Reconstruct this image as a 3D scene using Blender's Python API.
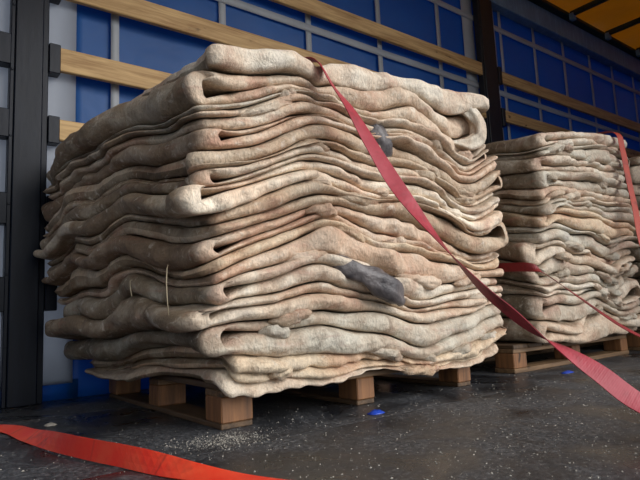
import bpy, math, random
import numpy as np
from mathutils import Matrix, Vector

# ------------------------------------------------------------------ camera
scene = bpy.context.scene
for o in list(bpy.data.objects):
    bpy.data.objects.remove(o)
cam_d = bpy.data.cameras.new('camera')
cam = bpy.data.objects.new('camera', cam_d)
scene.collection.objects.link(cam)
cam_d.sensor_width = 36.0
cam_d.lens = 36.0 * 557.0 / 640.0
cam_d.clip_start = 0.02
AX = [(0.794295, 0.042295, 0.606058), (-0.605864, 0.129018, 0.785037), (-0.044989, -0.99074, 0.128103)]
cam.matrix_world = Matrix(((AX[0][0], -AX[0][1], -AX[0][2], 0.0),
                           (AX[1][0], -AX[1][1], -AX[1][2], 0.0),
                           (AX[2][0], -AX[2][1], -AX[2][2], 0.34),
                           (0, 0, 0, 1)))
scene.camera = cam

# ------------------------------------------------------------------ overcast daylight
world = bpy.data.worlds.new('overcast_sky')
scene.world = world
world.use_nodes = True
bg = world.node_tree.nodes['Background']
bg.inputs['Color'].default_value = (0.90, 0.95, 1.0, 1)
bg.inputs['Strength'].default_value = 0.75

# hazy sun, very soft, reaching in through the open side
sun_d = bpy.data.lights.new('hazy_sun', 'SUN')
sun_d.energy = 2.0
sun_d.angle = math.radians(45)
sun_d.color = (1.0, 0.98, 0.965)
sun = bpy.data.objects.new('hazy_sun', sun_d)
scene.collection.objects.link(sun)
sun.rotation_euler = Vector((-0.48, 0.76, -0.44)).to_track_quat('-Z', 'Y').to_euler()

scene.view_settings.view_transform = 'Standard'
scene.view_settings.look = 'None'
scene.view_settings.gamma = 1.0
scene.view_settings.use_curve_mapping = False
scene.view_settings.exposure = 0.4

COL = scene.collection
rnd = random.Random(7)

# ------------------------------------------------------------------ helpers
def srgb(r, g, b):
    def f(c):
        c /= 255.0
        return c / 12.92 if c <= 0.04045 else ((c + 0.055) / 1.055) ** 2.4
    return (f(r), f(g), f(b), 1.0)

def mat_new(name):
    m = bpy.data.materials.new(name)
    m.use_nodes = True
    nt = m.node_tree
    bsdf = nt.nodes['Principled BSDF']
    return m, nt, bsdf

def node(nt, kind, **kw):
    n = nt.nodes.new(kind)
    for k, v in kw.items():
        if k in n.inputs:
            n.inputs[k].default_value = v
        else:
            setattr(n, k, v)
    return n

def mix_color(nt, fac, a, b, blend='MIX'):
    n = nt.nodes.new('ShaderNodeMix')
    n.data_type = 'RGBA'
    n.blend_type = blend
    for sock, val in ((n.inputs[0], fac), (n.inputs[6], a), (n.inputs[7], b)):
        if isinstance(val, bpy.types.NodeSocket):
            nt.links.new(val, sock)
        else:
            sock.default_value = val
    return n.outputs[2]

def ramp(nt, src, stops):
    n = nt.nodes.new('ShaderNodeValToRGB')
    cr = n.color_ramp
    while len(cr.elements) < len(stops):
        cr.elements.new(0.5)
    for e, (p, c) in zip(cr.elements, stops):
        e.position = p
        e.color = c if isinstance(c, tuple) else (c, c, c, 1)
    nt.links.new(src, n.inputs[0])
    return n.outputs[0]

def noise(nt, vec, scale, detail=4, rough=0.55, dist=0.0):
    n = node(nt, 'ShaderNodeTexNoise', Scale=scale, Detail=detail, Roughness=rough, Distortion=dist)
    if vec is not None:
        nt.links.new(vec, n.inputs['Vector'])
    return n.outputs['Fac']

def mapped(nt, src, scale=(1, 1, 1), rot=(0, 0, 0)):
    n = nt.nodes.new('ShaderNodeMapping')
    n.inputs['Scale'].default_value = scale
    n.inputs['Rotation'].default_value = rot
    nt.links.new(src, n.inputs['Vector'])
    return n.outputs['Vector']

def bump(nt, bsdf, height, strength, dist=0.01):
    n = node(nt, 'ShaderNodeBump', Strength=strength, Distance=dist)
    nt.links.new(height, n.inputs['Height'])
    nt.links.new(n.outputs['Normal'], bsdf.inputs['Normal'])

def link_obj(name, me, parent=None, mat=None):
    o = bpy.data.objects.new(name, me)
    COL.objects.link(o)
    if parent is not None:
        o.parent = parent
    if mat is not None:
        me.materials.append(mat)
    return o

def mesh_from(verts, faces, name, smooth=False):
    me = bpy.data.meshes.new(name)
    me.from_pydata([tuple(v) for v in verts], [], faces)
    me.update()
    if smooth:
        me.polygons.foreach_set('use_smooth', [True] * len(me.polygons))
    return me

def box_mesh(name, sx, sy, sz, bev=0.003):
    """box centred on origin with chamfered edges"""
    import bmesh
    bm = bmesh.new()
    bmesh.ops.create_cube(bm, size=1.0)
    for v in bm.verts:
        v.co.x *= sx; v.co.y *= sy; v.co.z *= sz
    if bev > 0:
        bmesh.ops.bevel(bm, geom=bm.edges[:], offset=min(bev, 0.3 * min(sx, sy, sz)), segments=1, affect='EDGES')
    me = bpy.data.meshes.new(name)
    bm.to_mesh(me); bm.free()
    return me

def box(name, x0, x1, y0, y1, z0, z1, mat, parent=None, bev=0.003):
    me = box_mesh(name, x1 - x0, y1 - y0, z1 - z0, bev)
    o = link_obj(name, me, parent, mat)
    o.location = ((x0 + x1) / 2, (y0 + y1) / 2, (z0 + z1) / 2)
    if parent is not None:
        o.location = Vector(o.location) - Vector(parent.location)
    return o

def empty(name, loc):
    o = bpy.data.objects.new(name, None)
    COL.objects.link(o)
    o.location = loc
    o.empty_display_size = 0.1
    return o

def tag(o, label, cat, group=None):
    o['label'] = label
    o['category'] = cat
    if group:
        o['group'] = group
    return o

def structure(o, label=None, cat=None):
    o['kind'] = 'structure'
    if label:
        o['label'] = label
        o['category'] = cat
    return o

# ------------------------------------------------------------------ materials
def make_hide_mat():
    m, nt, b = mat_new('raw_hide')
    tc = nt.nodes.new('ShaderNodeTexCoord').outputs['Object']
    oi = nt.nodes.new('ShaderNodeObjectInfo')
    at = nt.nodes.new('ShaderNodeAttribute'); at.attribute_name = 'edge'
    edge = at.outputs['Fac']
    # offset pattern per hide
    off = nt.nodes.new('ShaderNodeVectorMath'); off.operation = 'MULTIPLY_ADD'
    comb = nt.nodes.new('ShaderNodeCombineXYZ')
    nt.links.new(oi.outputs['Random'], comb.inputs[0]); nt.links.new(oi.outputs['Random'], comb.inputs[1])
    nt.links.new(comb.outputs[0], off.inputs[0])
    off.inputs[1].default_value = (37.0, 91.0, 0.0)
    nt.links.new(tc, off.inputs[2])
    v = off.outputs[0]
    big = noise(nt, v, 5.0, 5, 0.6, 0.4)
    mid = noise(nt, v, 16.0, 5, 0.65, 0.3)
    fine = noise(nt, mapped(nt, v, (1.0, 1.0, 0.35)), 130.0, 4, 0.7)
    # flesh side / cut edges: pale cream to pink
    pale = ramp(nt, big, [(0.30, srgb(202, 164, 142)), (0.45, srgb(222, 198, 174)), (0.60, srgb(238, 224, 204)), (0.8, srgb(206, 196, 186))])
    # outer hair side: taupe brown
    hair = ramp(nt, big, [(0.3, srgb(104, 87, 70)), (0.48, srgb(146, 128, 106)), (0.64, srgb(190, 178, 160)), (0.8, srgb(120, 100, 80))])
    c = mix_color(nt, edge, hair, pale)
    c = mix_color(nt, 0.9, c, oi.outputs['Color'], 'MULTIPLY')
    # brown stains
    st = ramp(nt, mid, [(0.54, 0.0), (0.72, 1.0)])
    stf = nt.nodes.new('ShaderNodeMath'); stf.operation = 'MULTIPLY'; stf.inputs[1].default_value = 0.5
    nt.links.new(st, stf.inputs[0])
    c = mix_color(nt, stf.outputs[0], c, srgb(128, 92, 64))
    # reddish streaks
    rd = noise(nt, mapped(nt, v, (1, 1, 5)), 7.0, 3, 0.5, 0.2)
    rs = ramp(nt, rd, [(0.58, 0.0), (0.72, 0.28)])
    c = mix_color(nt, rs, c, srgb(178, 112, 96))
    crust = noise(nt, v, 27.0, 4, 0.6, 0.6)
    c = mix_color(nt, ramp(nt, crust, [(0.58, 0.0), (0.7, 0.55)]), c, srgb(238, 226, 208))
    dk = noise(nt, v, 11.0, 5, 0.65, 0.8)
    c = mix_color(nt, ramp(nt, dk, [(0.6, 0.0), (0.74, 0.6)]), c, srgb(98, 76, 60))
    fs = ramp(nt, fine, [(0.3, 0.62), (0.62, 1.0)])
    c = mix_color(nt, 0.75, c, fs, 'MULTIPLY')
    nt.links.new(c, b.inputs['Base Color'])
    b.inputs['Roughness'].default_value = 0.62
    b.inputs['Specular IOR Level'].default_value = 0.35
    hsum = nt.nodes.new('ShaderNodeMath'); hsum.operation = 'ADD'
    m1 = nt.nodes.new('ShaderNodeMath'); m1.operation = 'MULTIPLY'; m1.inputs[1].default_value = 0.5
    nt.links.new(fine, m1.inputs[0])
    nt.links.new(noise(nt, v, 38.0, 4, 0.6, 0.5), hsum.inputs[0]); nt.links.new(m1.outputs[0], hsum.inputs[1])
    bump(nt, b, hsum.outputs[0], 0.75, 0.012)
    return m

def make_wet_dark_mat():
    m, nt, b = mat_new('wet_dark_skin')
    tc = nt.nodes.new('ShaderNodeTexCoord').outputs['Object']
    n = noise(nt, tc, 18, 4)
    nt.links.new(ramp(nt, n, [(0.3, srgb(58, 54, 57)), (0.7, srgb(112, 105, 104))]), b.inputs['Base Color'])
    b.inputs['Roughness'].default_value = 0.42
    bump(nt, b, noise(nt, tc, 45, 5), 0.5, 0.01)
    return m

def make_wood(name, dark, light, axis='x', wet=0.55):
    m, nt, b = mat_new(name)
    tc = nt.nodes.new('ShaderNodeTexCoord').outputs['Object']
    oi = nt.nodes.new('ShaderNodeObjectInfo')
    off = nt.nodes.new('ShaderNodeVectorMath'); off.operation = 'ADD'
    nt.links.new(tc, off.inputs[0])
    sc = nt.nodes.new('ShaderNodeVectorMath'); sc.operation = 'SCALE'; sc.inputs['Scale'].default_value = 1.0
    comb = nt.nodes.new('ShaderNodeCombineXYZ')
    mul = nt.nodes.new('ShaderNodeMath'); mul.operation = 'MULTIPLY'; mul.inputs[1].default_value = 23.0
    nt.links.new(oi.outputs['Random'], mul.inputs[0])
    for i in range(3):
        nt.links.new(mul.outputs[0], comb.inputs[i])
    nt.links.new(comb.outputs[0], off.inputs[1])
    s = {'x': (1, 14, 14), 'y': (14, 1, 14), 'z': (14, 14, 1)}[axis]
    g = noise(nt, mapped(nt, off.outputs[0], s), 3.0, 5, 0.6, 0.6)
    k = noise(nt, mapped(nt, off.outputs[0], {'x': (1, 2.2, 2.2), 'y': (2.2, 1, 2.2), 'z': (2.2, 2.2, 1)}[axis]), 6.5, 2, 0.5)
    c = ramp(nt, g, [(0.3, dark), (0.65, light)])
    kn = ramp(nt, k, [(0.70, 0.0), (0.76, 1.0)])
    c = mix_color(nt, kn, c, tuple(0.35 * x for x in dark[:3]) + (1,))
    nt.links.new(c, b.inputs['Base Color'])
    b.inputs['Roughness'].default_value = wet
    bump(nt, b, g, 0.3, 0.004)
    return m

def make_tarp(name, col, trans_col, amt=0.35, rough=0.45):
    m, nt, b = mat_new(name)
    tc = nt.nodes.new('ShaderNodeTexCoord').outputs['Object']
    n = noise(nt, tc, 2.2, 4, 0.6)
    c = mix_color(nt, ramp(nt, n, [(0.35, 0.0), (0.7, 1.0)]), col, tuple(0.75 * x for x in col[:3]) + (1,))
    nt.links.new(c, b.inputs['Base Color'])
    b.inputs['Roughness'].default_value = rough
    weave = noise(nt, tc, 5.0, 3, 0.5, 0.4)
    bump(nt, b, weave, 0.25, 0.03)
    tr = nt.nodes.new('ShaderNodeBsdfTranslucent')
    tr.inputs['Color'].default_value = trans_col
    mx = nt.nodes.new('ShaderNodeMixShader'); mx.inputs[0].default_value = amt
    out = nt.nodes['Material Output']
    nt.links.new(b.outputs[0], mx.inputs[1]); nt.links.new(tr.outputs[0], mx.inputs[2])
    nt.links.new(mx.outputs[0], out.inputs['Surface'])
    return m

def make_metal_paint(name, col, rough=0.35, spec=0.5):
    m, nt, b = mat_new(name)
    tc = nt.nodes.new('ShaderNodeTexCoord').outputs['Object']
    n = noise(nt, mapped(nt, tc, (6, 6, 1.2)), 4.0, 5, 0.65)
    c = mix_color(nt, ramp(nt, n, [(0.45, 0.0), (0.75, 1.0)]), col, tuple(min(1, 1.5 * x + 0.002) for x in col[:3]) + (1,))
    nt.links.new(c, b.inputs['Base Color'])
    b.inputs['Roughness'].default_value = rough
    b.inputs['Specular IOR Level'].default_value = spec
    bump(nt, b, n, 0.08, 0.01)
    return m

def make_strap_mat(name, col, col2):
    m, nt, b = mat_new(name)
    uv = nt.nodes.new('ShaderNodeAttribute'); uv.attribute_name = 'along'
    tc = nt.nodes.new('ShaderNodeTexCoord').outputs['Object']
    n = noise(nt, tc, 14, 5, 0.6)
    c = mix_color(nt, ramp(nt, n, [(0.4, 0.0), (0.72, 1.0)]), col, col2)
    d = noise(nt, tc, 5.0, 4, 0.7, 0.5)
    c = mix_color(nt, ramp(nt, d, [(0.56, 0.0), (0.72, 0.75)]), c, srgb(84, 30, 28))
    tr = noise(nt, mapped(nt, uv.outputs['Vector'], (11.0, 0.6, 0.0)), 1.6, 3, 0.6)
    c = mix_color(nt, ramp(nt, tr, [(0.60, 0.0), (0.68, 0.6)]), c, srgb(96, 28, 24))
    nt.links.new(c, b.inputs['Base Color'])
    b.inputs['Roughness'].default_value = 0.5
    w = nt.nodes.new('ShaderNodeTexWave'); w.inputs['Scale'].default_value = 60
    nt.links.new(uv.outputs['Vector'], w.inputs['Vector'])
    bump(nt, b, w.outputs['Fac'], 0.08, 0.002)
    return m

def make_floor_mat():
    m, nt, b = mat_new('wet_black_deck')
    tc = nt.nodes.new('ShaderNodeTexCoord').outputs['Object']
    n1 = noise(nt, tc, 3.0, 5, 0.6, 0.6)
    n2 = noise(nt, tc, 75.0, 5, 0.8)
    c = ramp(nt, n2, [(0.38, srgb(30, 31, 34)), (0.55, srgb(74, 75, 78)), (0.7, srgb(138, 138, 138))])
    c = mix_color(nt, ramp(nt, n1, [(0.42, 0.0), (0.62, 1.0)]), c, srgb(34, 35, 38))
    nt.links.new(c, b.inputs['Base Color'])
    r = ramp(nt, n1, [(0.38, 0.62), (0.62, 0.26)])
    nt.links.new(r, b.inputs['Roughness'])
    h = nt.nodes.new('ShaderNodeMath'); h.operation = 'MULTIPLY'
    nt.links.new(n2, h.inputs[0])
    nt.links.new(ramp(nt, n1, [(0.4, 1.0), (0.62, 0.25)]), h.inputs[1])
    bump(nt, b, h.outputs[0], 0.6, 0.004)
    return m

M = {}
M['hide'] = make_hide_mat()
M['wetdark'] = make_wet_dark_mat()
M['pine_x'] = make_wood('pine_board', srgb(150, 112, 64), srgb(205, 170, 116), 'x', 0.6)
M['pallet_x'] = make_wood('pallet_wood', srgb(84, 62, 42), srgb(140, 110, 78), 'x')
M['pallet_y'] = make_wood('pallet_wood_cross', srgb(64, 48, 34), srgb(104, 80, 56), 'y')
M['block'] = make_wood('pallet_block', srgb(98, 66, 42), srgb(154, 106, 66), 'z')
M['tarp'] = make_tarp('blue_tarpaulin', srgb(32, 98, 160), srgb(34, 116, 196), 0.38)
M['tarp_white'] = make_tarp('white_tarpaulin', srgb(176, 180, 186), srgb(215, 220, 230), 0.5)
M['web'] = make_tarp('grey_webbing', srgb(190, 194, 198), srgb(180, 190, 200), 0.25, 0.6)
M['roof'] = make_tarp('yellow_roof_sheet', srgb(206, 160, 30), srgb(236, 184, 24), 0.27)
M['post'] = make_metal_paint('blue_black_steel', srgb(12, 17, 28), 0.36, 0.22)
M['post_dark'] = make_metal_paint('black_steel', srgb(22, 23, 27), 0.45)
M['rail'] = make_metal_paint('grey_steel_rail', srgb(104, 132, 156), 0.5)
M['rail_green'] = make_metal_paint('dark_green_steel', srgb(18, 36, 30), 0.5)
M['floor'] = make_floor_mat()
M['strap_red'] = make_strap_mat('red_webbing', srgb(158, 36, 52), srgb(176, 62, 74))
M['strap_orange'] = make_strap_mat('orange_red_webbing', srgb(232, 50, 28), srgb(236, 84, 50))
M['strap_brick'] = make_strap_mat('brick_red_webbing', srgb(186, 70, 48), srgb(170, 58, 42))
M['strap_dark'] = make_strap_mat('dark_red_webbing', srgb(140, 34, 36), srgb(120, 26, 32))

def plain(name, col, rough=0.7):
    m, nt, b = mat_new(name)
    tc = nt.nodes.new('ShaderNodeTexCoord').outputs['Object']
    n = noise(nt, tc, 30, 4)
    nt.links.new(mix_color(nt, n, col, tuple(0.7 * x for x in col[:3]) + (1,)), b.inputs['Base Color'])
    b.inputs['Roughness'].default_value = rough
    return m
M['asphalt'] = plain('asphalt', srgb(82, 82, 84), 0.9)
M['bluebit'] = plain('blue_plastic', srgb(20, 70, 190), 0.35)
M['chaff'] = plain('pale_chaff', srgb(178, 172, 160), 0.8)
M['thread'] = plain('pale_twine', srgb(196, 180, 150), 0.8)

# ------------------------------------------------------------------ the trailer
WY = 2.80          # inner face of the far side curtain
XA, XB = -2.8, 9.0
NY = 0.28          # open near edge of the deck
ROOF = 3.30

ground = structure(box('ground', -30, 40, -40, 40, -1.35, -1.25, M['asphalt'], bev=0))

floor = box('floor', XA, XB, NY, WY + 0.06, -0.12, -0.02, M['post_dark'], bev=0)
structure(floor)
seams_y = [NY, 1.345, 2.30, WY + 0.02]
seams_x = [XA, 0.10, 2.30, 4.60, 6.90, XB]
for i in range(3):
    for j in range(5):
        box('floor_panel', seams_x[j] + 0.0015, seams_x[j + 1] - 0.0015, seams_y[i] + 0.0015, seams_y[i + 1] - 0.0015,
            -0.02, 0.0, M['floor'], floor, 0.0)

# far curtain: one wavy sheet, with webbing bands as separate strips
def sheet(name, x0, x1, z0, z1, y, mat, parent=None, nx=60, nz=24, amp=0.006, seed=1, thick=0.003):
    r = np.random.RandomState(seed)
    xs = np.linspace(x0, x1, nx); zs = np.linspace(z0, z1, nz)
    ph = r.rand(6) * 6.28
    verts = []
    for t in (0, thick):
        for z in zs:
            for x in xs:
                dy = amp * (math.sin(3.1 * x + 1.3 * z + ph[0]) + 0.6 * math.sin(7.3 * x - 2 * z + ph[1]) + 0.5 * math.sin(4.4 * z + ph[2]))
                verts.append((x, y + dy + t, z))
    n = nx * nz
    faces = []
    for j in range(nz - 1):
        for i in range(nx - 1):
            a = j * nx + i
            faces.append((a, a + 1, a + nx + 1, a + nx))
            faces.append((n + a, n + a + nx, n + a + nx + 1, n + a + 1))
    per = [i for i in range(nx)] + [j * nx + nx - 1 for j in range(1, nz)] + [(nz - 1) * nx + i for i in range(nx - 2, -1, -1)] + [j * nx for j in range(nz - 2, 0, -1)]
    for k in range(len(per)):
        a, b2 = per[k], per[(k + 1) % len(per)]
        faces.append((b2, a, n + a, n + b2))
    return link_obj(name, mesh_from(verts, faces, name, True), parent, mat)

wall_back = structure(sheet('wall_back', 0.66, XB, -0.02, 3.06, WY, M['tarp'], nx=160, nz=40, amp=0.004))
wall_back['label'] = 'blue tarpaulin side curtain with pale webbing grid'
def band(x0, x1, z0, z1, name='webbing_band', mat='web', y=WY):
    return sheet(name, x0, x1, z0, z1, y - 0.018, M[mat], wall_back, nx=max(2, int((x1 - x0) / 0.15) + 2), nz=max(2, int((z1 - z0) / 0.15) + 2), amp=0.0015, thick=0.003)
for x, w in ((0.865, 0.042), (1.49, 0.045), (2.13, 0.045), (2.79, 0.045), (3.47, 0.045), (4.36, 0.04), (4.92, 0.045), (5.47, 0.045), (6.03, 0.045), (6.56, 0.045), (7.1, 0.045), (7.65, 0.045), (8.2, 0.045)):
    band(x - w / 2, x + w / 2, 0.01, 3.03)
band(3.80, 3.95, 0.01, 3.03)
band(4.19, 4.27, 0.01, 3.03)
for z in (0.37, 0.99, 1.60, 2.22, 2.84):
    b_ = band(0.70, 8.9, z - 0.026, z + 0.026)
    b_.location.y -= 0.004
band(XA, 0.675, 0.07, 3.05, 'white_panel', 'tarp_white')
band(XA, 0.70, -0.015, 0.085, 'bottom_hem', 'tarp', WY + 0.004)

wall_left = structure(box('wall_left', XA - 0.06, XA, NY, WY + 0.06, -0.02, ROOF, M['rail'], bev=0.004))
wall_right = structure(box('wall_right', XB, XB + 0.06, NY, WY + 0.06, -0.02, ROOF, M['rail'], bev=0.004))
# near side: unseen curtains added at both ends to darken the interior, open between
wall_front_shade = structure(sheet('wall_front_shade', XA, -1.7, -0.02, ROOF, NY - 0.02, M['tarp'], nx=24, nz=24, amp=0.01, seed=4))
wf2 = sheet('shade_curtain', 4.4, XB, -0.02, ROOF, NY - 0.02, M['tarp'], wall_front_shade, nx=60, nz=24, amp=0.01, seed=5)

# roof sheet with cross bows, and the upper rails
def roof_sheet(name, x0, x1, y0, y1, z, mat, nx=100, ny=18):
    verts, faces = [], []
    for t in (0, 0.003):
        for j in range(ny):
            for i in range(nx):
                x = x0 + (x1 - x0) * i / (nx - 1); y = y0 + (y1 - y0) * j / (ny - 1)
                verts.append((x, y, z + t + 0.006 * math.sin(8.3 * x + 0.4) + 0.004 * math.sin(5 * y + 2 * x)))
    n = nx * ny
    for j in range(ny - 1):
        for i in range(nx - 1):
            a = j * nx + i
            faces.append((a, a + nx, a + nx + 1, a + 1)); faces.append((n + a, n + a + 1, n + a + nx + 1, n + a + nx))
    per = list(range(nx)) + [j * nx + nx - 1 for j in range(1, ny)] + [(ny - 1) * nx + i for i in range(nx - 2, -1, -1)] + [j * nx for j in range(ny - 2, 0, -1)]
    for k in range(len(per)):
        a, b2 = per[k], per[(k + 1) % len(per)]
        faces.append((a, b2, n + b2, n + a))
    return link_obj(name, mesh_from(verts, faces, name, True), None, mat)
ceiling = roof_sheet('ceiling', XA, XB, NY, WY + 0.05, ROOF + 0.02, M['roof'])
structure(ceiling)
rail = box('trim_1', XA, XB, WY - 0.09, WY + 0.05, 3.03, 3.24, M['rail'], bev=0.006); structure(rail)
box('rail_lip', XA, XB, WY - 0.15, WY + 0.05, 3.245, 3.285, M['rail_green'], rail, 0.004)
rail2 = box('trim_2', XA, XB, NY - 0.05, NY + 0.06, 3.12, 3.29, M['rail'], bev=0.006); structure(rail2)
for k in range(13):
    x = 5.43 - 0.757 * 9 + k * 0.757
    if x < XA + 0.1 or x > XB - 0.1:
        continue
    box('roof_bow', x - 0.022, x + 0.022, NY + 0.06, WY - 0.16, 3.235, 3.285, M['rail_green'], ceiling)
    box('bow_bracket', x - 0.03, x + 0.03, WY - 0.20, WY - 0.155, 3.19, 3.26, M['rail'], ceiling)

# posts with board pockets
def post(name, x0, x1, label, pockets_l, pockets_r, mat, wl=0.07, wr=0.055, side=0.0):
    t = empty(name, ((x0 + x1) / 2, WY - 0.04, 0))
    tag(t, label, 'post', 'curtain side posts')
    w = x1 - x0
    box('channel', x0 + 0.012, x1 - 0.022, WY - 0.095, WY - 0.025, 0.0, 3.03, M[mat], t, 0.004)
    box('flange', x0 - 0.006, x0 + 0.012, WY - 0.085, WY - 0.03, 0.0, 3.03, M[mat], t, 0.003)
    box('flange', x1 - 0.022, x1 + 0.004, WY - 0.078, WY - 0.03, 0.0, 3.03, M[mat], t, 0.003)
    for k in range(9):
        z = 0.25 + 0.31 * k
        me = bolt_mesh
        o = link_obj('rivet', me, t)
        o.location = Vector((x0 + 0.003, WY - 0.087, z)) - Vector(t.location)
    for z0, z1 in pockets_l:
        box('board_pocket', x0 - 0.006 - wl, x0 - 0.004, WY - 0.092, WY - 0.03, z0, z1, M[mat], t, 0.003)
    for z0, z1 in pockets_r:
        box('board_pocket', x1 + 0.004, x1 + 0.004 + wr, WY - 0.092, WY - 0.03, z0, z1, M[mat], t, 0.003)
    return t
bolt_mesh = box_mesh('rivet', 0.010, 0.006, 0.010, 0.003)
bolt_mesh.materials.append(M['post'])
LV = [(0.42, 0.54), (0.80, 0.91), (1.19, 1.29), (1.53, 1.645), (1.905, 2.02), (2.29, 2.40)]
pk = [(a - 0.02, b + 0.01) for a, b in LV]
post('support_post', 0.385, 0.535, 'dark blue-black steel post left of the nearest hide stack', pk, pk, 'post', 0.05, 0.05)
post('support_post', 3.95, 4.165, 'black steel post behind the gap between the first two stacks', [], [(a - 0.03, b + 0.02) for a, b in LV[3:]], 'post_dark', 0.04, 0.045)

# timber side boards between the posts
def board(x0, x1, z0, z1, label, group):
    o = box('side_board', x0, x1, WY - 0.085, WY - 0.055, z0, z1, M['pine_x'], None, 0.004)
    return tag(o, label, 'board', group)
names = {5: 'topmost', 4: 'second highest', 3: 'third highest', 2: 'lowest visible'}
for i, (z0, z1) in enumerate(LV):
    if i in names:
        board(0.54, 3.94, z0, z1, 'pine side board behind the nearest stack, %s of its bay' % names[i], 'pine boards behind the nearest stack')
board(4.18, XB - 0.01, 2.282, 2.39, 'upper pine side board right of the black post, behind the second stack', 'pine boards right of the black post')
board(4.18, XB - 0.01, 1.925, 2.03, 'lower pine side board just above the second stack top', 'pine boards right of the black post')
# ------------------------------------------------------------------ pallets
def pallet(x0, y0, L, D, label, bottom_axis='y', xb=(0.11, 0.085, 0.085)):
    t = empty('wooden_pallet', (x0, y0, 0))
    tag(t, label, 'pallet', 'wooden pallets under the hides')
    yb = (0.11, 0.10, 0.11)
    xs = [(x0, x0 + xb[0]), (x0 + L / 2 - xb[1] / 2 - 0.01, x0 + L / 2 + xb[1] / 2 - 0.01), (x0 + L - xb[2], x0 + L)]
    ys = [(y0, y0 + yb[0]), (y0 + D / 2 - yb[1] / 2, y0 + D / 2 + yb[1] / 2), (y0 + D - yb[2], y0 + D)]
    if bottom_axis == 'y':
        for a, b in xs:
            box('bottom_board', a, b, y0 + 0.004, y0 + D - 0.004, 0.0, 0.018, M['pallet_y'], t)
    else:
        for a, b in ys:
            box('bottom_board', x0 - 0.004, x0 + L + 0.004, a - 0.003, b + 0.003, 0.0, 0.022, M['pallet_x'], t)
    zb = 0.018 if bottom_axis == 'y' else 0.022
    for a, b in xs:
        for c, d in ys:
            box('block', a, b, c, d, zb, 0.096, M['block'], t, 0.004)
    for c, d in ys:
        box('stringer_board', x0, x0 + L, c, d, 0.096, 0.116, M['pallet_x'], t)
    n = 9
    w = L / n
    for k in range(n):
        box('deck_board', x0 + k * w + 0.006, x0 + (k + 1) * w - 0.006, y0, y0 + D, 0.116, 0.136, M['pallet_y'], t)
    return t
P1 = (0.802, 1.562)
pallet(P1[0], P1[1], 1.19, 1.10, 'worn wooden pallet with orange-brown blocks under the nearest hide stack')
pallet(2.415, 1.63, 1.20, 1.08, 'wooden pallet with a pale bottom board under the second stack', 'x')
pallet(3.85, 1.63, 1.20, 1.08, 'wooden pallet under the third stack at the right picture edge', 'x')

# ------------------------------------------------------------------ folded hides
class Noise2:
    """smooth random field of two coordinates, roughly -1..1"""
    def __init__(self, rs, freqs, amps):
        self.t = []
        for f, a in zip(freqs, amps):
            for _ in range(3):
                th = rs.rand() * math.pi * 2
                ff = f * (0.7 + 0.6 * rs.rand())
                self.t.append((ff * math.cos(th) * 6.283, ff * math.sin(th) * 6.283, rs.rand() * 6.283, a / 1.7))
    def __call__(self, x, y):
        r = 0.0
        for kx, ky, p, a in self.t:
            r = r + a * np.sin(kx * x + ky * y + p)
        return r

def sstep(a, b, x):
    t = np.clip((x - a) / (b - a), 0, 1)
    return t * t * (3 - 2 * t)

class Stack:
    def __init__(self, seed, yf, depth, z0, plies, xl, xr, ztop, warp, dx, stations, wmod=0.5):
        self.rs = np.random.RandomState(seed)
        self.yf, self.depth, self.z0 = yf, depth, z0
        self.w = np.array(plies, float)
        self.xl, self.xr, self.ztop, self.warp = xl, xr, ztop, warp
        self.dx, self.st = dx, np.array(stations)
        rs = self.rs
        self.pn = [Noise2(rs, (0.6, 1.3, 2.8), (0.62 * wmod, 0.40 * wmod, 0.14 * wmod)) for _ in plies]
        self.en = [Noise2(rs, (1.2, 3.5, 11.0), (0.019, 0.011, 0.005)) for _ in plies]
    def interfaces(self, x, y):
        ws = [w * np.exp(n(x, y)) for w, n in zip(self.w, self.pn)]
        tot = sum(ws)
        acc = 0 * x
        out = [acc]
        for w in ws:
            acc = acc + w / tot
            out.append(acc)
        return out
    def zmap(self, f, x, y):
        z = self.z0 + f * (self.ztop(x, y) - self.z0)
        return self.warp(x, y, z)
    def ply_surf(self, p, x, y):
        I = self.interfaces(x, y)
        lo = self.zmap(I[p], x, y); hi = self.zmap(I[p + 1], x, y)
        g = 0.045 * (hi - lo)
        return lo + g, hi - g

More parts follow.
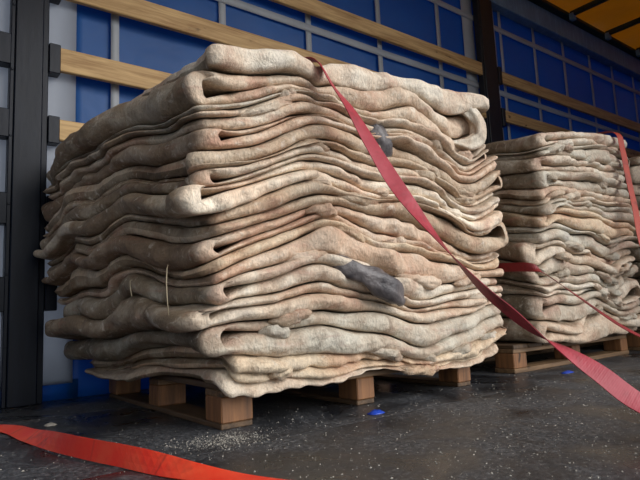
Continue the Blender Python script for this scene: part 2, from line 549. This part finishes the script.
def build_hide(S, plies, first_dir, name, xoff=0.0, yoff=0.0, trims=None):
    """plies: consecutive ply indices from low to high; first_dir -1 = runs leftwards (fold on the left)"""
    rs = S.rs
    st = S.st
    J = len(st)
    zfrac = (np.cumsum(S.w)[plies[0]] - S.w[plies[0]]) / S.w.sum()
    znom = S.z0 + zfrac * 1.1
    yn = S.yf + st                              # nominal depth of stations
    fold_n = [Noise2(rs, (1.2, 3.0, 9.0), (0.02, 0.012, 0.005)) for _ in range(len(plies) + 1)]
    def xleft(k):
        rc = 0.055
        cr = 0.045 * (1 - np.sqrt(np.clip(1 - (np.clip(rc - st, 0, rc) / rc) ** 2, 0, 1)))
        return S.xl(yn, znom) + xoff + fold_n[k](yn, 0 * yn + 3.1 * k) + cr
    def xright(k):
        rc = 0.05
        cr = 0.04 * (1 - np.sqrt(np.clip(1 - (np.clip(rc - st, 0, rc) / rc) ** 2, 0, 1)))
        return S.xr(yn, znom) + xoff * 0.5 + fold_n[k](yn, 7.0 + 0 * yn + 2.3 * k) - cr
    nx = max(12, int((S.xr(yn, znom).mean() - S.xl(yn, znom).mean()) / S.dx))
    NA = 13
    segsA, segsB, ymode, endm = [], [], [], []
    n = len(plies)
    dirs = [first_dir * (-1) ** k for k in range(n)]
    # fold radius in x for each turn
    def ends(k):
        """x at start and end of ply k along its direction, arrays over stations"""
        p = plies[k]
        d = dirs[k]
        # left end / right end: fold or free
        left_fold = (d < 0 and k < n - 1) or (d > 0 and k > 0)
        right_fold = (d > 0 and k < n - 1) or (d < 0 and k > 0)
        kl = (k if d < 0 else k - 1) if left_fold else n
        kr = (k if d > 0 else k - 1) if right_fold else n
        rx = 0.034
        x0 = xleft(kl) + (rx if left_fold else 0.02 + trims[k] * 0.7)
        x1 = xright(kr) - (rx if right_fold else trims[k])
        return x0, x1, left_fold, right_fold
    rows = []      # list of (xA,zA,xB,zB,y,ecap) each shape (J,)
    eps = []
    for k, p in enumerate(plies):
        x0, x1, lf, rf = ends(k)
        # sample params, denser towards ends
        u = np.linspace(0, 1, nx)
        u = 0.5 * u + 0.5 * (0.5 - 0.5 * np.cos(np.pi * u))
        if dirs[k] < 0:
            u = u[::-1]
        X = x0[None, :] + (x1 - x0)[None, :] * u[:, None]
        ye = S.yf + yoff + S.en[p](X, 0 * X + 0.37 * p)
        Yv = ye + st[None, :] * (S.yf + S.depth - ye) / S.depth
        lo, hi = S.ply_surf(p, X, Yv)
        th = hi - lo
        # open the inner gap near a fold
        if lf:
            near = np.exp(-((X - x0[None, :]) / 0.07) ** 2)
            if dirs[k] < 0: hi = hi - 0.42 * th * near      # lower ply: inner side is its top
            else: lo = lo + 0.42 * th * near
        if rf:
            near = np.exp(-((X - x1[None, :]) / 0.07) ** 2)
            if dirs[k] > 0: hi = hi - 0.42 * th * near
            else: lo = lo + 0.42 * th * near
        A, B = (lo, hi) if dirs[k] < 0 else (hi, lo)
        # free ends get rounded
        if dirs[k] < 0:
            free0, free1 = (k == 0), (k == n - 1)          # start at right, finish at left
        else:
            free0, free1 = (k == 0), (k == n - 1)
        e = np.ones(nx)
        dist = np.abs(X - X[:1]).mean(axis=1) if free0 else None
        r = 0.016
        if free0:
            d0 = np.abs(X - X[0:1]).mean(axis=1)
            e = np.minimum(e, np.sqrt(np.clip(1 - (np.clip(r - d0, 0, r) / r) ** 2, 0, 1)))
        if free1:
            d1 = np.abs(X - X[-1:]).mean(axis=1)
            e = np.minimum(e, np.sqrt(np.clip(1 - (np.clip(r - d1, 0, r) / r) ** 2, 0, 1)))
        rows.append((X, A, X, B, Yv, e))
        if k < n - 1:
            # turn to ply k+1
            q = plies[k + 1]
            xs = X[-1]
            side = -1 if dirs[k] < 0 else 1
            yv = Yv[-1]
            lo0, hi0 = lo[-1], hi[-1]
            lo1, hi1 = S.ply_surf(q, xs, yv)
            th1 = hi1 - lo1
            lo1 = lo1 + 0.42 * th1
            thm = 0.5 * ((hi0 - lo0) + (hi1 - lo1))
            tt = np.linspace(0, np.pi, NA + 2)[1:-1][:, None]
            def arc(za, zb, rx):
                zc, rz = 0.5 * (za + zb)[None, :], 0.5 * (zb - za)[None, :]
                return xs[None, :] + side * rx[None, :] * np.sin(tt), zc - rz * np.cos(tt)
            rx_o = np.clip(0.5 * (hi1 - lo0), 0.012, 0.050)
            rx_i = np.clip(rx_o - 1.0 * thm, 0.004, 0.035)
            ox, oz = arc(lo0, hi1, rx_o)
            ix, iz = arc(hi0, lo1, rx_i)
            yy = np.repeat(yv[None, :], NA, 0)
            if side < 0:
                rows.append((ox, oz, ix, iz, yy, np.ones(NA)))
            else:
                rows.append((ix, iz, ox, oz, yy, np.ones(NA)))
    xA = np.vstack([r[0] for r in rows]); zA = np.vstack([r[1] for r in rows])
    xB = np.vstack([r[2] for r in rows]); zB = np.vstack([r[3] for r in rows])
    yy = np.vstack([r[4] for r in rows]); ee = np.concatenate([r[5] for r in rows])
    r = 0.026
    ej = np.sqrt(np.clip(1 - (np.clip(r - st, 0, r) / r) ** 2, 0, 1))
    back = S.depth - st
    ej = np.minimum(ej, np.sqrt(np.clip(1 - (np.clip(0.02 - back, 0, 0.02) / 0.02) ** 2, 0, 1)))
    E_ = np.maximum(ee[:, None] * ej[None, :], 0.03)
    xm, zm = 0.5 * (xA + xB), 0.5 * (zA + zB)
    pA = np.stack([xm + E_ * (xA - xm), yy, zm + E_ * (zA - zm)], -1)
    pB = np.stack([xm + E_ * (xB - xm), yy, zm + E_ * (zB - zm)], -1)
    # small surface wrinkles shared by both faces of the stack of plies
    wn = Noise2(rs, (5.0, 10.0, 19.0), (0.005, 0.0035, 0.0018))
    for P in (pA, pB):
        P[..., 1] += 0.6 * wn(P[..., 0] * 1.0, P[..., 2] * 2.0)
        P[..., 0] += 0.5 * wn(P[..., 1] + 5.0, P[..., 2] * 2.0)
    Sn = xA.shape[0]
    verts = np.concatenate([pA.reshape(-1, 3), pB.reshape(-1, 3)])
    n0 = Sn * J
    idx = np.arange(n0).reshape(Sn, J)
    a, b, c, d = idx[:-1, :-1], idx[1:, :-1], idx[1:, 1:], idx[:-1, 1:]
    fA = np.stack([a, b, c, d], -1).reshape(-1, 4)
    fB = np.stack([d, c, b, a], -1).reshape(-1, 4) + n0
    # stitch border
    per = np.concatenate([idx[:, 0], idx[-1, 1:], idx[-2::-1, -1], idx[0, -2:0:-1]])
    nx_ = np.roll(per, -1)
    fS = np.stack([nx_, per, per + n0, nx_ + n0], -1)
    faces = np.concatenate([fA, fB, fS])
    me = bpy.data.meshes.new(name)
    me.vertices.add(len(verts)); me.vertices.foreach_set('co', verts.ravel())
    me.loops.add(faces.size); me.loops.foreach_set('vertex_index', faces.ravel().astype(np.int32))
    me.polygons.add(len(faces))
    me.polygons.foreach_set('loop_start', np.arange(0, faces.size, 4, dtype=np.int32))
    me.polygons.foreach_set('use_smooth', np.ones(len(faces), dtype=bool))
    me.update(calc_edges=True)
    ed = np.exp(-(np.maximum(st - 0.012, 0) / 0.02) ** 2)
    ed = np.repeat(ed[None, :], Sn, 0)
    ed2 = np.concatenate([ed.ravel(), np.maximum(ed.ravel(), 0.75)])   # inner side is the flesh side
    at = me.attributes.new('edge', 'FLOAT', 'POINT')
    at.data.foreach_set('value', ed2.astype(np.float32))
    return me

ORD = ['topmost', 'second', 'third', 'fourth', 'fifth', 'sixth', 'seventh', 'eighth', 'ninth', 'tenth', 'eleventh', 'twelfth',
       'thirteenth', 'fourteenth', 'fifteenth', 'sixteenth', 'seventeenth', 'eighteenth', 'nineteenth', 'twentieth']

def make_stack(S, folds, where, group, tints):
    """folds: list bottom to top of (n plies, direction, tint key)"""
    hides = []
    p = 0
    N = len(folds)
    for i, (npl, d, key) in enumerate(folds):
        pl = list(range(p, p + npl)); p += npl
        tr = [0.01 + 0.03 * S.rs.rand() for _ in pl]
        xo = 0.03 * (S.rs.rand() - 0.5) * 2
        yo = 0.012 * (S.rs.rand() - 0.5) * 2
        me = build_hide(S, pl, d, 'folded_hide', xo, yo, tr)
        o = link_obj('folded_hide', me, None, M['hide'])
        col, word = tints[key]
        o.color = col
        k = N - 1 - i
        pos = 'topmost' if k == 0 else ('bottom one' if k == N - 1 else ORD[k] + ' from the top')
        tag(o, '%s folded raw hide, %s of the %s' % (word, pos, where), 'hide', group)
        hides.append(o)
    return hides

TINTS = {'l': ((1.3, 1.28, 1.24, 1), 'pale grey-white'), 'c': ((1.0, 0.96, 0.91, 1), 'cream'), 'w': ((1.06, 1.08, 1.08, 1), 'off-white'), 'p': ((1.0, 0.89, 0.82, 1), 'pinkish beige'),
         't': ((0.80, 0.72, 0.63, 1), 'tan brown'), 'g': ((0.82, 0.86, 0.86, 1), 'greyish'), 'y': ((1.02, 0.93, 0.80, 1), 'yellowish cream')}

# --- nearest stack
def xl1(y, z):
    return 0.695 + 0.0 * z - 0.19 * sstep(1.55, 2.60, y) * (1 - 0.5 * sstep(0.55, 0.12, z)) + 0.05 * sstep(0.35, 0.14, z)
def xr1(y, z):
    return 2.145 + 0.09 * sstep(0.12, 0.35, z) - 0.07 * sstep(0.75, 1.2, z) + 0 * y
def zt1(x, y):
    return 1.245 + 0.08 * (x - 0.7) / 1.5 - 0.13 * sstep(1.65, 2.6, y) * sstep(1.4, 0.6, x)
def warp1(x, y, z):
    f = sstep(0.14, 0.42, z)
    top = sstep(1.0, 1.25, z)
    r2 = ((x - 0.70) / 0.42) ** 2 + ((y - 1.50) / 0.42) ** 2
    dz = -0.065 * f * np.exp(-r2)
    dz = dz + 0.008 * f * np.sin(4.0 * x - 2.6 * z + 0.2) + 0.005 * f * np.sin(9.0 * x + 3.0 * z + 1.0 * y)
    dz = dz + 0.012 * f * np.sin(5.0 * y + 2.0 * z)
    dz = dz - 0.035 * top * np.exp(-((x - 1.17) / 0.07) ** 2)
    # right end rounds over near the top
    dz = dz - 0.05 * top * sstep(2.05, 2.25, x)
    # front overhang of the lowest plies sags below the deck
    sag = sstep(1.555, 1.49, y) * sstep(0.34, 0.13, z)
    dz = dz - sag * (0.042 + 0.018 * np.sin(7.5 * x + 0.6) + 0.008 * np.sin(17 * x))
    sagl = sstep(0.79, 0.70, x) * sstep(0.34, 0.13, z)
    dz = dz - sagl * (0.034 + 0.014 * np.sin(9.0 * y))
    return z + dz

st1 = np.concatenate([[0, 0.0012, 0.0035, 0.007, 0.011, 0.016, 0.023, 0.033, 0.047, 0.065], np.linspace(0.09, 1.13, 36), [1.145, 1.155, 1.16]])
folds1 = [(1, -1, 'c'), (2, 1, 'y'), (2, -1, 'g'), (2, -1, 'c'), (2, -1, 'w'), (1, 1, 'p'), (1, -1, 'y'), (2, -1, 'p'), (2, 1, 't'), (2, -1, 'l'),
          (2, -1, 'c'), (2, 1, 't'), (2, -1, 'p'), (2, 1, 'c'), (1, -1, 'g'), (2, -1, 'c'), (1, -1, 'w')]
npl1 = sum(f[0] for f in folds1)
rsw = np.random.RandomState(11)
w1 = list(0.6 + 0.95 * rsw.rand(npl1))
w1[-1] = 2.1; w1[-2] = 1.5; w1[-3] = 1.4
S1 = Stack(21, 1.485, 1.16, 0.142, w1, xl1, xr1, zt1, warp1, 0.0125, st1, 0.75)
hides1 = make_stack(S1, folds1, 'nearest stack', 'folded hides of the nearest stack', TINTS)

# --- second stack
def xl2(y, z): return 2.51 + 0.20 * sstep(0.10, 1.30, z) + 0.06 * sstep(1.6, 2.6, y)
def xr2(y, z): return 3.74 + 0 * y + 0.02 * z
def zt2(x, y): return 1.30 + 0.06 * (x - 2.7) + 0 * y
def warp2(x, y, z):
    f = sstep(0.14, 0.40, z)
    r2 = ((x - 2.65) / 0.22) ** 2 + ((y - 1.56) / 0.3) ** 2
    dz = -0.05 * f * np.exp(-r2) + 0.02 * f * np.sin(5.0 * x + 2.0 * z)
    sag = sstep(1.63, 1.56, y) * sstep(0.34, 0.13, z)
    return z + dz - sag * (0.025 + 0.015 * np.sin(9 * x))
st2 = np.concatenate([[0, 0.0025, 0.007, 0.012, 0.02, 0.033, 0.055], np.linspace(0.09, 1.05, 15), [1.075, 1.09]])
folds2 = [(2, -1, 'c'), (2, -1, 'g'), (2, 1, 'w'), (2, -1, 'g'), (2, -1, 'c'), (2, 1, 'g'), (2, -1, 'y'), (2, -1, 'g'), (2, 1, 'c'),
          (2, -1, 'g'), (2, -1, 'w'), (2, 1, 'g'), (2, -1, 'w')]
npl2 = sum(f[0] for f in folds2)
w2 = list(0.7 + 0.7 * rsw.rand(npl2))
S2 = Stack(33, 1.55, 1.09, 0.142, w2, xl2, xr2, zt2, warp2, 0.02, st2, 0.75)
hides2 = make_stack(S2, folds2, 'second stack', 'folded hides of the second stack', TINTS)

# --- third stack, only its left end shows
def xl3(y, z): return 3.92 + 0.03 * z + 0 * y
def xr3(y, z): return 5.05 + 0 * y
def zt3(x, y): return 1.33 + 0 * x
def warp3(x, y, z):
    f = sstep(0.14, 0.40, z)
    return z + 0.03 * f * np.sin(5.5 * x + 2.0 * z) - 0.04 * f * np.exp(-((x - 3.9) / 0.2) ** 2 - ((y - 1.56) / 0.3) ** 2)
folds3 = [(2, -1, k) for k in 'cwgcgwcygwcw']
S3 = Stack(45, 1.56, 1.06, 0.142, list(0.7 + 0.7 * rsw.rand(24)), xl3, xr3, zt3, warp3, 0.03, np.minimum(st2, 1.06), 0.5)
S3.st = np.concatenate([st2[:-2] * (1.02 / 1.05), [1.045, 1.06]])
hides3 = make_stack(S3, folds3, 'third stack', 'folded hides of the third stack', TINTS)

# --- flaps: corners of hides hanging out of the faces
def tongue(name, pts, widths, thick, mat, parent, seed, label=None, color=None):
    """flattened lumpy tongue along pts; widths = half height across, thick = half thickness"""
    rs = np.random.RandomState(seed)
    pts = np.array(pts, float)
    n = 22
    t = np.linspace(0, len(pts) - 1, n)
    C = np.array([[np.interp(v, range(len(pts)), pts[:, k]) for k in range(3)] for v in t])
    C[1:-1] = 0.25 * C[:-2] + 0.5 * C[1:-1] + 0.25 * C[2:]
    Wd = np.interp(t, range(len(pts)), widths)
    Th = np.interp(t, range(len(pts)), thick)
    e = np.sqrt(np.clip(1 - (np.abs(np.linspace(-1, 1, n))) ** 6, 0.02, 1))
    m = 20
    verts = []
    nz = Noise2(rs, (0.6, 1.4), (0.16, 0.10))
    for i in range(n):
        T = C[min(i + 1, n - 1)] - C[max(i - 1, 0)]
        T = T / np.linalg.norm(T)
        out = np.array([0, -1.0, 0]) if abs(T[1]) < 0.8 else np.array([-1.0, 0, 0])
        up = np.cross(T, out); up /= np.linalg.norm(up)
        out = np.cross(up, T)
        for j in range(m):
            a = 2 * math.pi * j / m
            k = 1 + nz(i * 0.16, j * 0.0 + 2 * math.cos(a)) + 0.5 * nz(3 + i * 0.3, 2 * math.sin(a))
            verts.append(C[i] + e[i] * k * (up * Wd[i] * math.cos(a) + out * Th[i] * math.sin(a)))
    faces = []
    for i in range(n - 1):
        for j in range(m):
            a, b2 = i * m + j, i * m + (j + 1) % m
            faces.append((a, b2, b2 + m, a + m))
    faces.append(tuple(range(m - 1, -1, -1))); faces.append(tuple((n - 1) * m + j for j in range(m)))
    me = mesh_from(verts, faces, name, True)
    at = me.attributes.new('edge', 'FLOAT', 'POINT')
    at.data.foreach_set('value', np.full(len(verts), 0.8, dtype=np.float32))
    o = link_obj(name, me, parent, mat)
    if label:
        o['label'] = label
    o.color = color if color else parent.color
    return o

def hide_at(hides, S, frac):
    return hides[max(0, min(len(hides) - 1, int(frac * len(hides))))]
dark = tongue('flap', [(1.16, 1.52, 0.545), (1.22, 1.475, 0.505), (1.30, 1.45, 0.468), (1.38, 1.44, 0.43), (1.46, 1.445, 0.385), (1.50, 1.46, 0.352)],
              [0.010, 0.030, 0.038, 0.046, 0.040, 0.020], [0.010, 0.016, 0.02, 0.026, 0.026, 0.016],
              M['wetdark'], hides1[4], 3, 'dark blue-grey wet flap hanging out')
tongue('flap', [(1.37, 1.545, 1.085), (1.41, 1.505, 1.06), (1.45, 1.488, 1.015), (1.485, 1.488, 0.965), (1.50, 1.505, 0.925), (1.51, 1.54, 0.90)], [0.010, 0.03, 0.042, 0.038, 0.03, 0.010], [0.010, 0.016, 0.02, 0.02, 0.014, 0.008],
       M['wetdark'], hides1[13], 5, 'dark brown-grey flap under the strap')
# short crumpled tongues lying between the plies
def crumples(S, hides, folds, n, x0, x1, seed, yo=0.0, lo=1, skip=()):
    rs = np.random.RandomState(seed)
    owner = []
    for h, f in zip(hides, folds):
        owner += [h] * f[0]
    for k in range(n):
        p = rs.randint(lo, len(owner) - 1)
        xc = rs.uniform(x0, x1)
        ln = rs.uniform(0.07, 0.24)
        xs = np.linspace(xc - ln / 2, xc + ln / 2, 6)
        ys = np.full(6, S.yf + 0.01)
        I = S.interfaces(xs, ys)
        z = S.zmap(I[p], xs, ys) + rs.uniform(-0.012, 0.012) * np.linspace(-1, 1, 6) + rs.normal(0, 0.004, 6)
        y = S.yf + yo + np.array([0.035, 0.006, -0.004, -0.004, 0.006, 0.035]) + rs.normal(0, 0.004, 6)
        if any(abs(xc - a) < 0.17 and abs(z[2] - b) < 0.11 for a, b in skip):
            continue
        hgt = rs.uniform(0.011, 0.022)
        tongue('flap', list(zip(xs, y, z)), hgt * np.array([0.4, 0.9, 1.0, 1.1, 0.8, 0.35]), hgt * np.array([0.5, 0.8, 0.9, 0.9, 0.8, 0.5]), M['hide'], owner[p], seed * 100 + k)
crumples(S1, hides1, folds1, 46, 0.95, 2.1, 8, skip=((1.35, 0.44), (1.46, 0.99)))
crumples(S2, hides2, folds2, 34, 2.8, 3.65, 9)
tongue('flap', [(1.88, 1.51, 1.25), (2.01, 1.49, 1.225), (2.08, 1.485, 1.16), (2.075, 1.485, 1.08), (2.01, 1.49, 1.04), (1.90, 1.51, 1.05)], [0.015, 0.035, 0.042, 0.038, 0.03, 0.012], [0.012, 0.02, 0.024, 0.024, 0.02, 0.012],
       M['hide'], hides1[-1], 15)

# twine hanging on the left face
def tube(name, pts, r, mat, parent=None, m=6):
    verts, faces = [], []
    P = [Vector(p) for p in pts]
    for i, p in enumerate(P):
        T = (P[min(i + 1, len(P) - 1)] - P[max(i - 1, 0)]).normalized()
        a = T.orthogonal().normalized(); b2 = T.cross(a)
        for j in range(m):
            th = 2 * math.pi * j / m
            verts.append(p + r * (math.cos(th) * a + math.sin(th) * b2))
    for i in range(len(P) - 1):
        for j in range(m):
            a, b2 = i * m + j, i * m + (j + 1) % m
            faces.append((a, b2, b2 + m, a + m))
    faces.append(tuple(range(m - 1, -1, -1))); faces.append(tuple((len(P) - 1) * m + j for j in range(m)))
    return link_obj(name, mesh_from(verts, faces, name, True), parent, mat)
tube('thread', [(0.655, 1.60, 0.50), (0.645, 1.585, 0.49), (0.642, 1.583, 0.45), (0.645, 1.586, 0.40), (0.65, 1.588, 0.35)], 0.0016, M['thread'], hides1[7])
tube('thread', [(0.615, 1.80, 0.47), (0.60, 1.775, 0.465), (0.597, 1.765, 0.44), (0.60, 1.76, 0.415)], 0.0016, M['thread'], hides1[6])

# ------------------------------------------------------------------ lashing straps
def catmull(pts, per=8):
    P = [Vector(p) for p in pts]
    out = []
    for i in range(len(P) - 1):
        p0, p1, p2, p3 = P[max(i - 1, 0)], P[i], P[i + 1], P[min(i + 2, len(P) - 1)]
        for k in range(per):
            t = k / per
            out.append(0.5 * ((2 * p1) + (p2 - p0) * t + (2 * p0 - 5 * p1 + 4 * p2 - p3) * t * t + (3 * p1 - p0 - 3 * p2 + p3) * t ** 3))
    out.append(P[-1])
    return out

def ribbon(name, pts, wdirs, width, mat, parent=None, thick=0.0025, per=8, widths=None):
    C = catmull(pts, per)
    Wv = catmull([Vector(w).normalized() for w in wdirs], per)
    wd = [1.0] * len(pts) if widths is None else widths
    Ws = [v[0] for v in catmull([(w, 0, 0) for w in wd], per)]
    verts, faces, al = [], [], []
    L = 0
    for i, c in enumerate(C):
        if i: L += (c - C[i - 1]).length
        T = (C[min(i + 1, len(C) - 1)] - C[max(i - 1, 0)]).normalized()
        w = Wv[i] - T * Wv[i].dot(T)
        w.normalize()
        n = T.cross(w).normalized()
        hw = 0.5 * width * Ws[i]
        for s, q in ((-1, -1), (-0.4, -1.0), (0.4, -1.0), (1, -1), (1, 1), (0.4, 1.0), (-0.4, 1.0), (-1, 1)):
            verts.append(c + w * hw * s + n * thick * 0.5 * q)
            al.append((L, s * hw, 0))
    m = 8
    for i in range(len(C) - 1):
        for j in range(m):
            a, b2 = i * m + j, i * m + (j + 1) % m
            faces.append((a, b2, b2 + m, a + m))
    faces.append(tuple(range(m - 1, -1, -1))); faces.append(tuple((len(C) - 1) * m + j for j in range(m)))
    me = mesh_from(verts, faces, name, False)
    at = me.attributes.new('along', 'FLOAT_VECTOR', 'POINT')
    at.data.foreach_set('vector', np.array(al, dtype=np.float32).ravel())
    return link_obj(name, me, parent, mat)

s1 = ribbon('lashing_strap',
            [(1.16, 2.60, 1.27), (1.165, 2.0, 1.268), (1.165, 1.62, 1.258), (1.163, 1.515, 1.243), (1.168, 1.465, 1.205), (1.182, 1.42, 1.118), (1.203, 1.36, 1.018), (1.229, 1.29, 0.872), (1.252, 1.2, 0.708),
             (1.282, 1.08, 0.529), (1.307, 0.97, 0.392), (1.335, 0.90, 0.317), (1.355, 0.83, 0.254), (1.386, 0.77, 0.205), (1.41, 0.71, 0.156), (1.449, 0.64, 0.087), (1.50, 0.52, 0.02), (1.54, 0.36, 0.006)],
            [(1, 0, 0), (1, 0, 0), (1, 0, 0), (1, 0.1, 0), (0.9, 0.5, -0.1), (0.85, 0.5, 0), (0.95, 0.2, 0), (1, -0.1, 0.1), (1, -0.3, 0.1),
             (0.9, 0.5, 0.1), (0.6, 0.85, -0.1), (0.5, 0.85, -0.2), (0.5, 0.7, 0.1), (0.6, 0.4, 0.4), (0.75, -0.1, 0.4), (0.9, -0.3, 0.3), (1, 0, 0.1), (1, 0, 0)],
            0.058, M['strap_red'])
tag(s1, 'red lashing strap running diagonally across the nearest stack', 'strap', 'lashing straps')

s2 = ribbon('lashing_strap',
            [(2.55, 2.55, 0.555), (2.525, 2.2, 0.545), (2.505, 1.9, 0.535), (2.495, 1.68, 0.524), (2.505, 1.545, 0.510), (2.545, 1.49, 0.468), (2.59, 1.40, 0.381), (2.672, 1.25, 0.232), (2.749, 1.18, 0.164), (2.90, 1.02, 0.03), (2.95, 0.85, 0.006)],
            [(0, 0, 1), (0, 0, 1), (0, 0.1, 1), (0, 0.1, 1), (0.1, 0.6, 0.8), (0.3, 0.9, 0.5), (0.4, 0.75, 0.5), (0.5, 0.6, 0.5), (0.6, 0.6, 0.4), (0.8, 0.5, 0.1), (1, 0.2, 0)],
            0.045, M['strap_dark'])
tag(s2, 'dark red lashing strap bent around the corner of the second stack', 'strap', 'lashing straps')

s3 = ribbon('lashing_strap',
            [(3.66, 2.6, 1.44), (3.65, 2.0, 1.43), (3.64, 1.70, 1.42), (3.625, 1.555, 1.385), (3.60, 1.52, 1.27), (3.56, 1.49, 1.08), (3.53, 1.46, 0.90), (3.40, 1.37, 0.563), (3.30, 1.15, 0.28), (3.25, 0.9, 0.03), (3.25, 0.7, 0.006)],
            [(1, 0, 0)] * 3 + [(0.9, -0.2, 0)] + [(0.9, -0.2, 0)] * 5 + [(1, 0, 0)] * 2, 0.05, M['strap_brick'])
tag(s3, 'brick red lashing strap over the right end of the second stack', 'strap', 'lashing straps')

s4 = ribbon('lashing_strap',
            [(0.10, 2.45, 0.004), (0.30, 2.155, 0.010), (0.343, 1.893, 0.016), (0.375, 1.60, 0.030), (0.416, 1.449, 0.029), (0.454, 1.346, 0.026), (0.524, 1.172, 0.014), (0.594, 1.039, 0.006), (0.70, 0.85, 0.004)],
            [(1, 0.3, 0), (1, 0.3, 0.2), (0.8, 0.2, 0.5), (0.25, 0.0, 1), (0.2, 0.1, 1), (0.3, 0.1, 1), (0.8, 0.3, 0.45), (1, 0.3, 0.1), (1, 0.3, 0)],
            0.05, M['strap_orange'])
tag(s4, 'bright orange-red strap lying twisted on the deck', 'strap', 'lashing straps')

# ------------------------------------------------------------------ litter on the deck
def scrap(name, x, y, sx, sy, sz, mat, label, seed, cat='scrap'):
    rs = np.random.RandomState(seed)
    n = 9
    verts, faces = [], []
    for t in (0, 1):
        for j in range(n):
            for i in range(n):
                u, v = i / (n - 1) * 2 - 1, j / (n - 1) * 2 - 1
                k = 1 - 0.25 * (u * u * v * v)
                z = 0.001 + sz * max(0.05, (1 - u * u) * (1 - v * v)) * (0.5 + 0.6 * abs(math.sin(3 * u + rs.rand() * 1.2 + 2 * v)))
                if t == 0: z0s = z
                verts.append((x + sx * u * k, y + sy * v * k, z if t else 0.0005))
    m = n * n
    for j in range(n - 1):
        for i in range(n - 1):
            a = j * n + i
            faces.append((a, a + n, a + n + 1, a + 1)); faces.append((m + a, m + a + 1, m + a + n + 1, m + a + n))
    per = list(range(n)) + [j * n + n - 1 for j in range(1, n)] + [(n - 1) * n + i for i in range(n - 2, -1, -1)] + [j * n for j in range(n - 2, 0, -1)]
    for k in range(len(per)):
        a, b2 = per[k], per[(k + 1) % len(per)]
        faces.append((a, b2, b2 + m, a + m))
    o = link_obj(name, mesh_from(verts, faces, name, True), None, mat)
    return tag(o, label, cat)
scrap('plastic_scrap', 1.285, 1.405, 0.032, 0.022, 0.012, M['bluebit'], 'bright blue plastic scrap on the deck before the middle pallet block', 1)
scrap('plastic_scrap', 2.57, 1.45, 0.045, 0.02, 0.010, M['bluebit'], 'small blue plastic scrap on the deck before the second pallet', 2)
scrap('hair_clump', 0.446, 2.12, 0.02, 0.02, 0.008, M['chaff'], 'tiny whitish clump on the dark deck behind the floor strap', 4, 'debris')

rs = np.random.RandomState(5)
verts, faces = [], []
for k in range(10000):
    x = rs.uniform(0.1, 4.2); y = rs.uniform(0.4, 2.6)
    if rs.rand() < 0.6:
        y = 0.4 + abs(rs.normal(0, 0.7)); y = min(y, 2.6)
    if k % 9 == 0:
        x, y = 0.75 + rs.normal(0, 0.07), 1.44 + rs.normal(0, 0.05)
    s = 0.0009 + 0.0032 * rs.rand() ** 5
    a = rs.rand() * 6.28
    c, sn = math.cos(a) * s, math.sin(a) * s
    e = 0.6
    h = 0.001 + s * 0.5
    b0 = len(verts)
    verts += [(x + c, y + sn, 0.0003), (x - sn * e, y + c * e, 0.0003), (x - c, y - sn, 0.0003), (x + sn * e, y - c * e, 0.0003), (x, y, h)]
    faces += [(b0, b0 + 1, b0 + 4), (b0 + 1, b0 + 2, b0 + 4), (b0 + 2, b0 + 3, b0 + 4), (b0 + 3, b0, b0 + 4), (b0 + 3, b0 + 2, b0 + 1, b0)]
ch = link_obj('chaff', mesh_from(verts, faces, 'chaff'), None, M['chaff'])
tag(ch, 'pale crumbs and salt grains scattered over the wet deck', 'crumbs')
ch['kind'] = 'stuff'
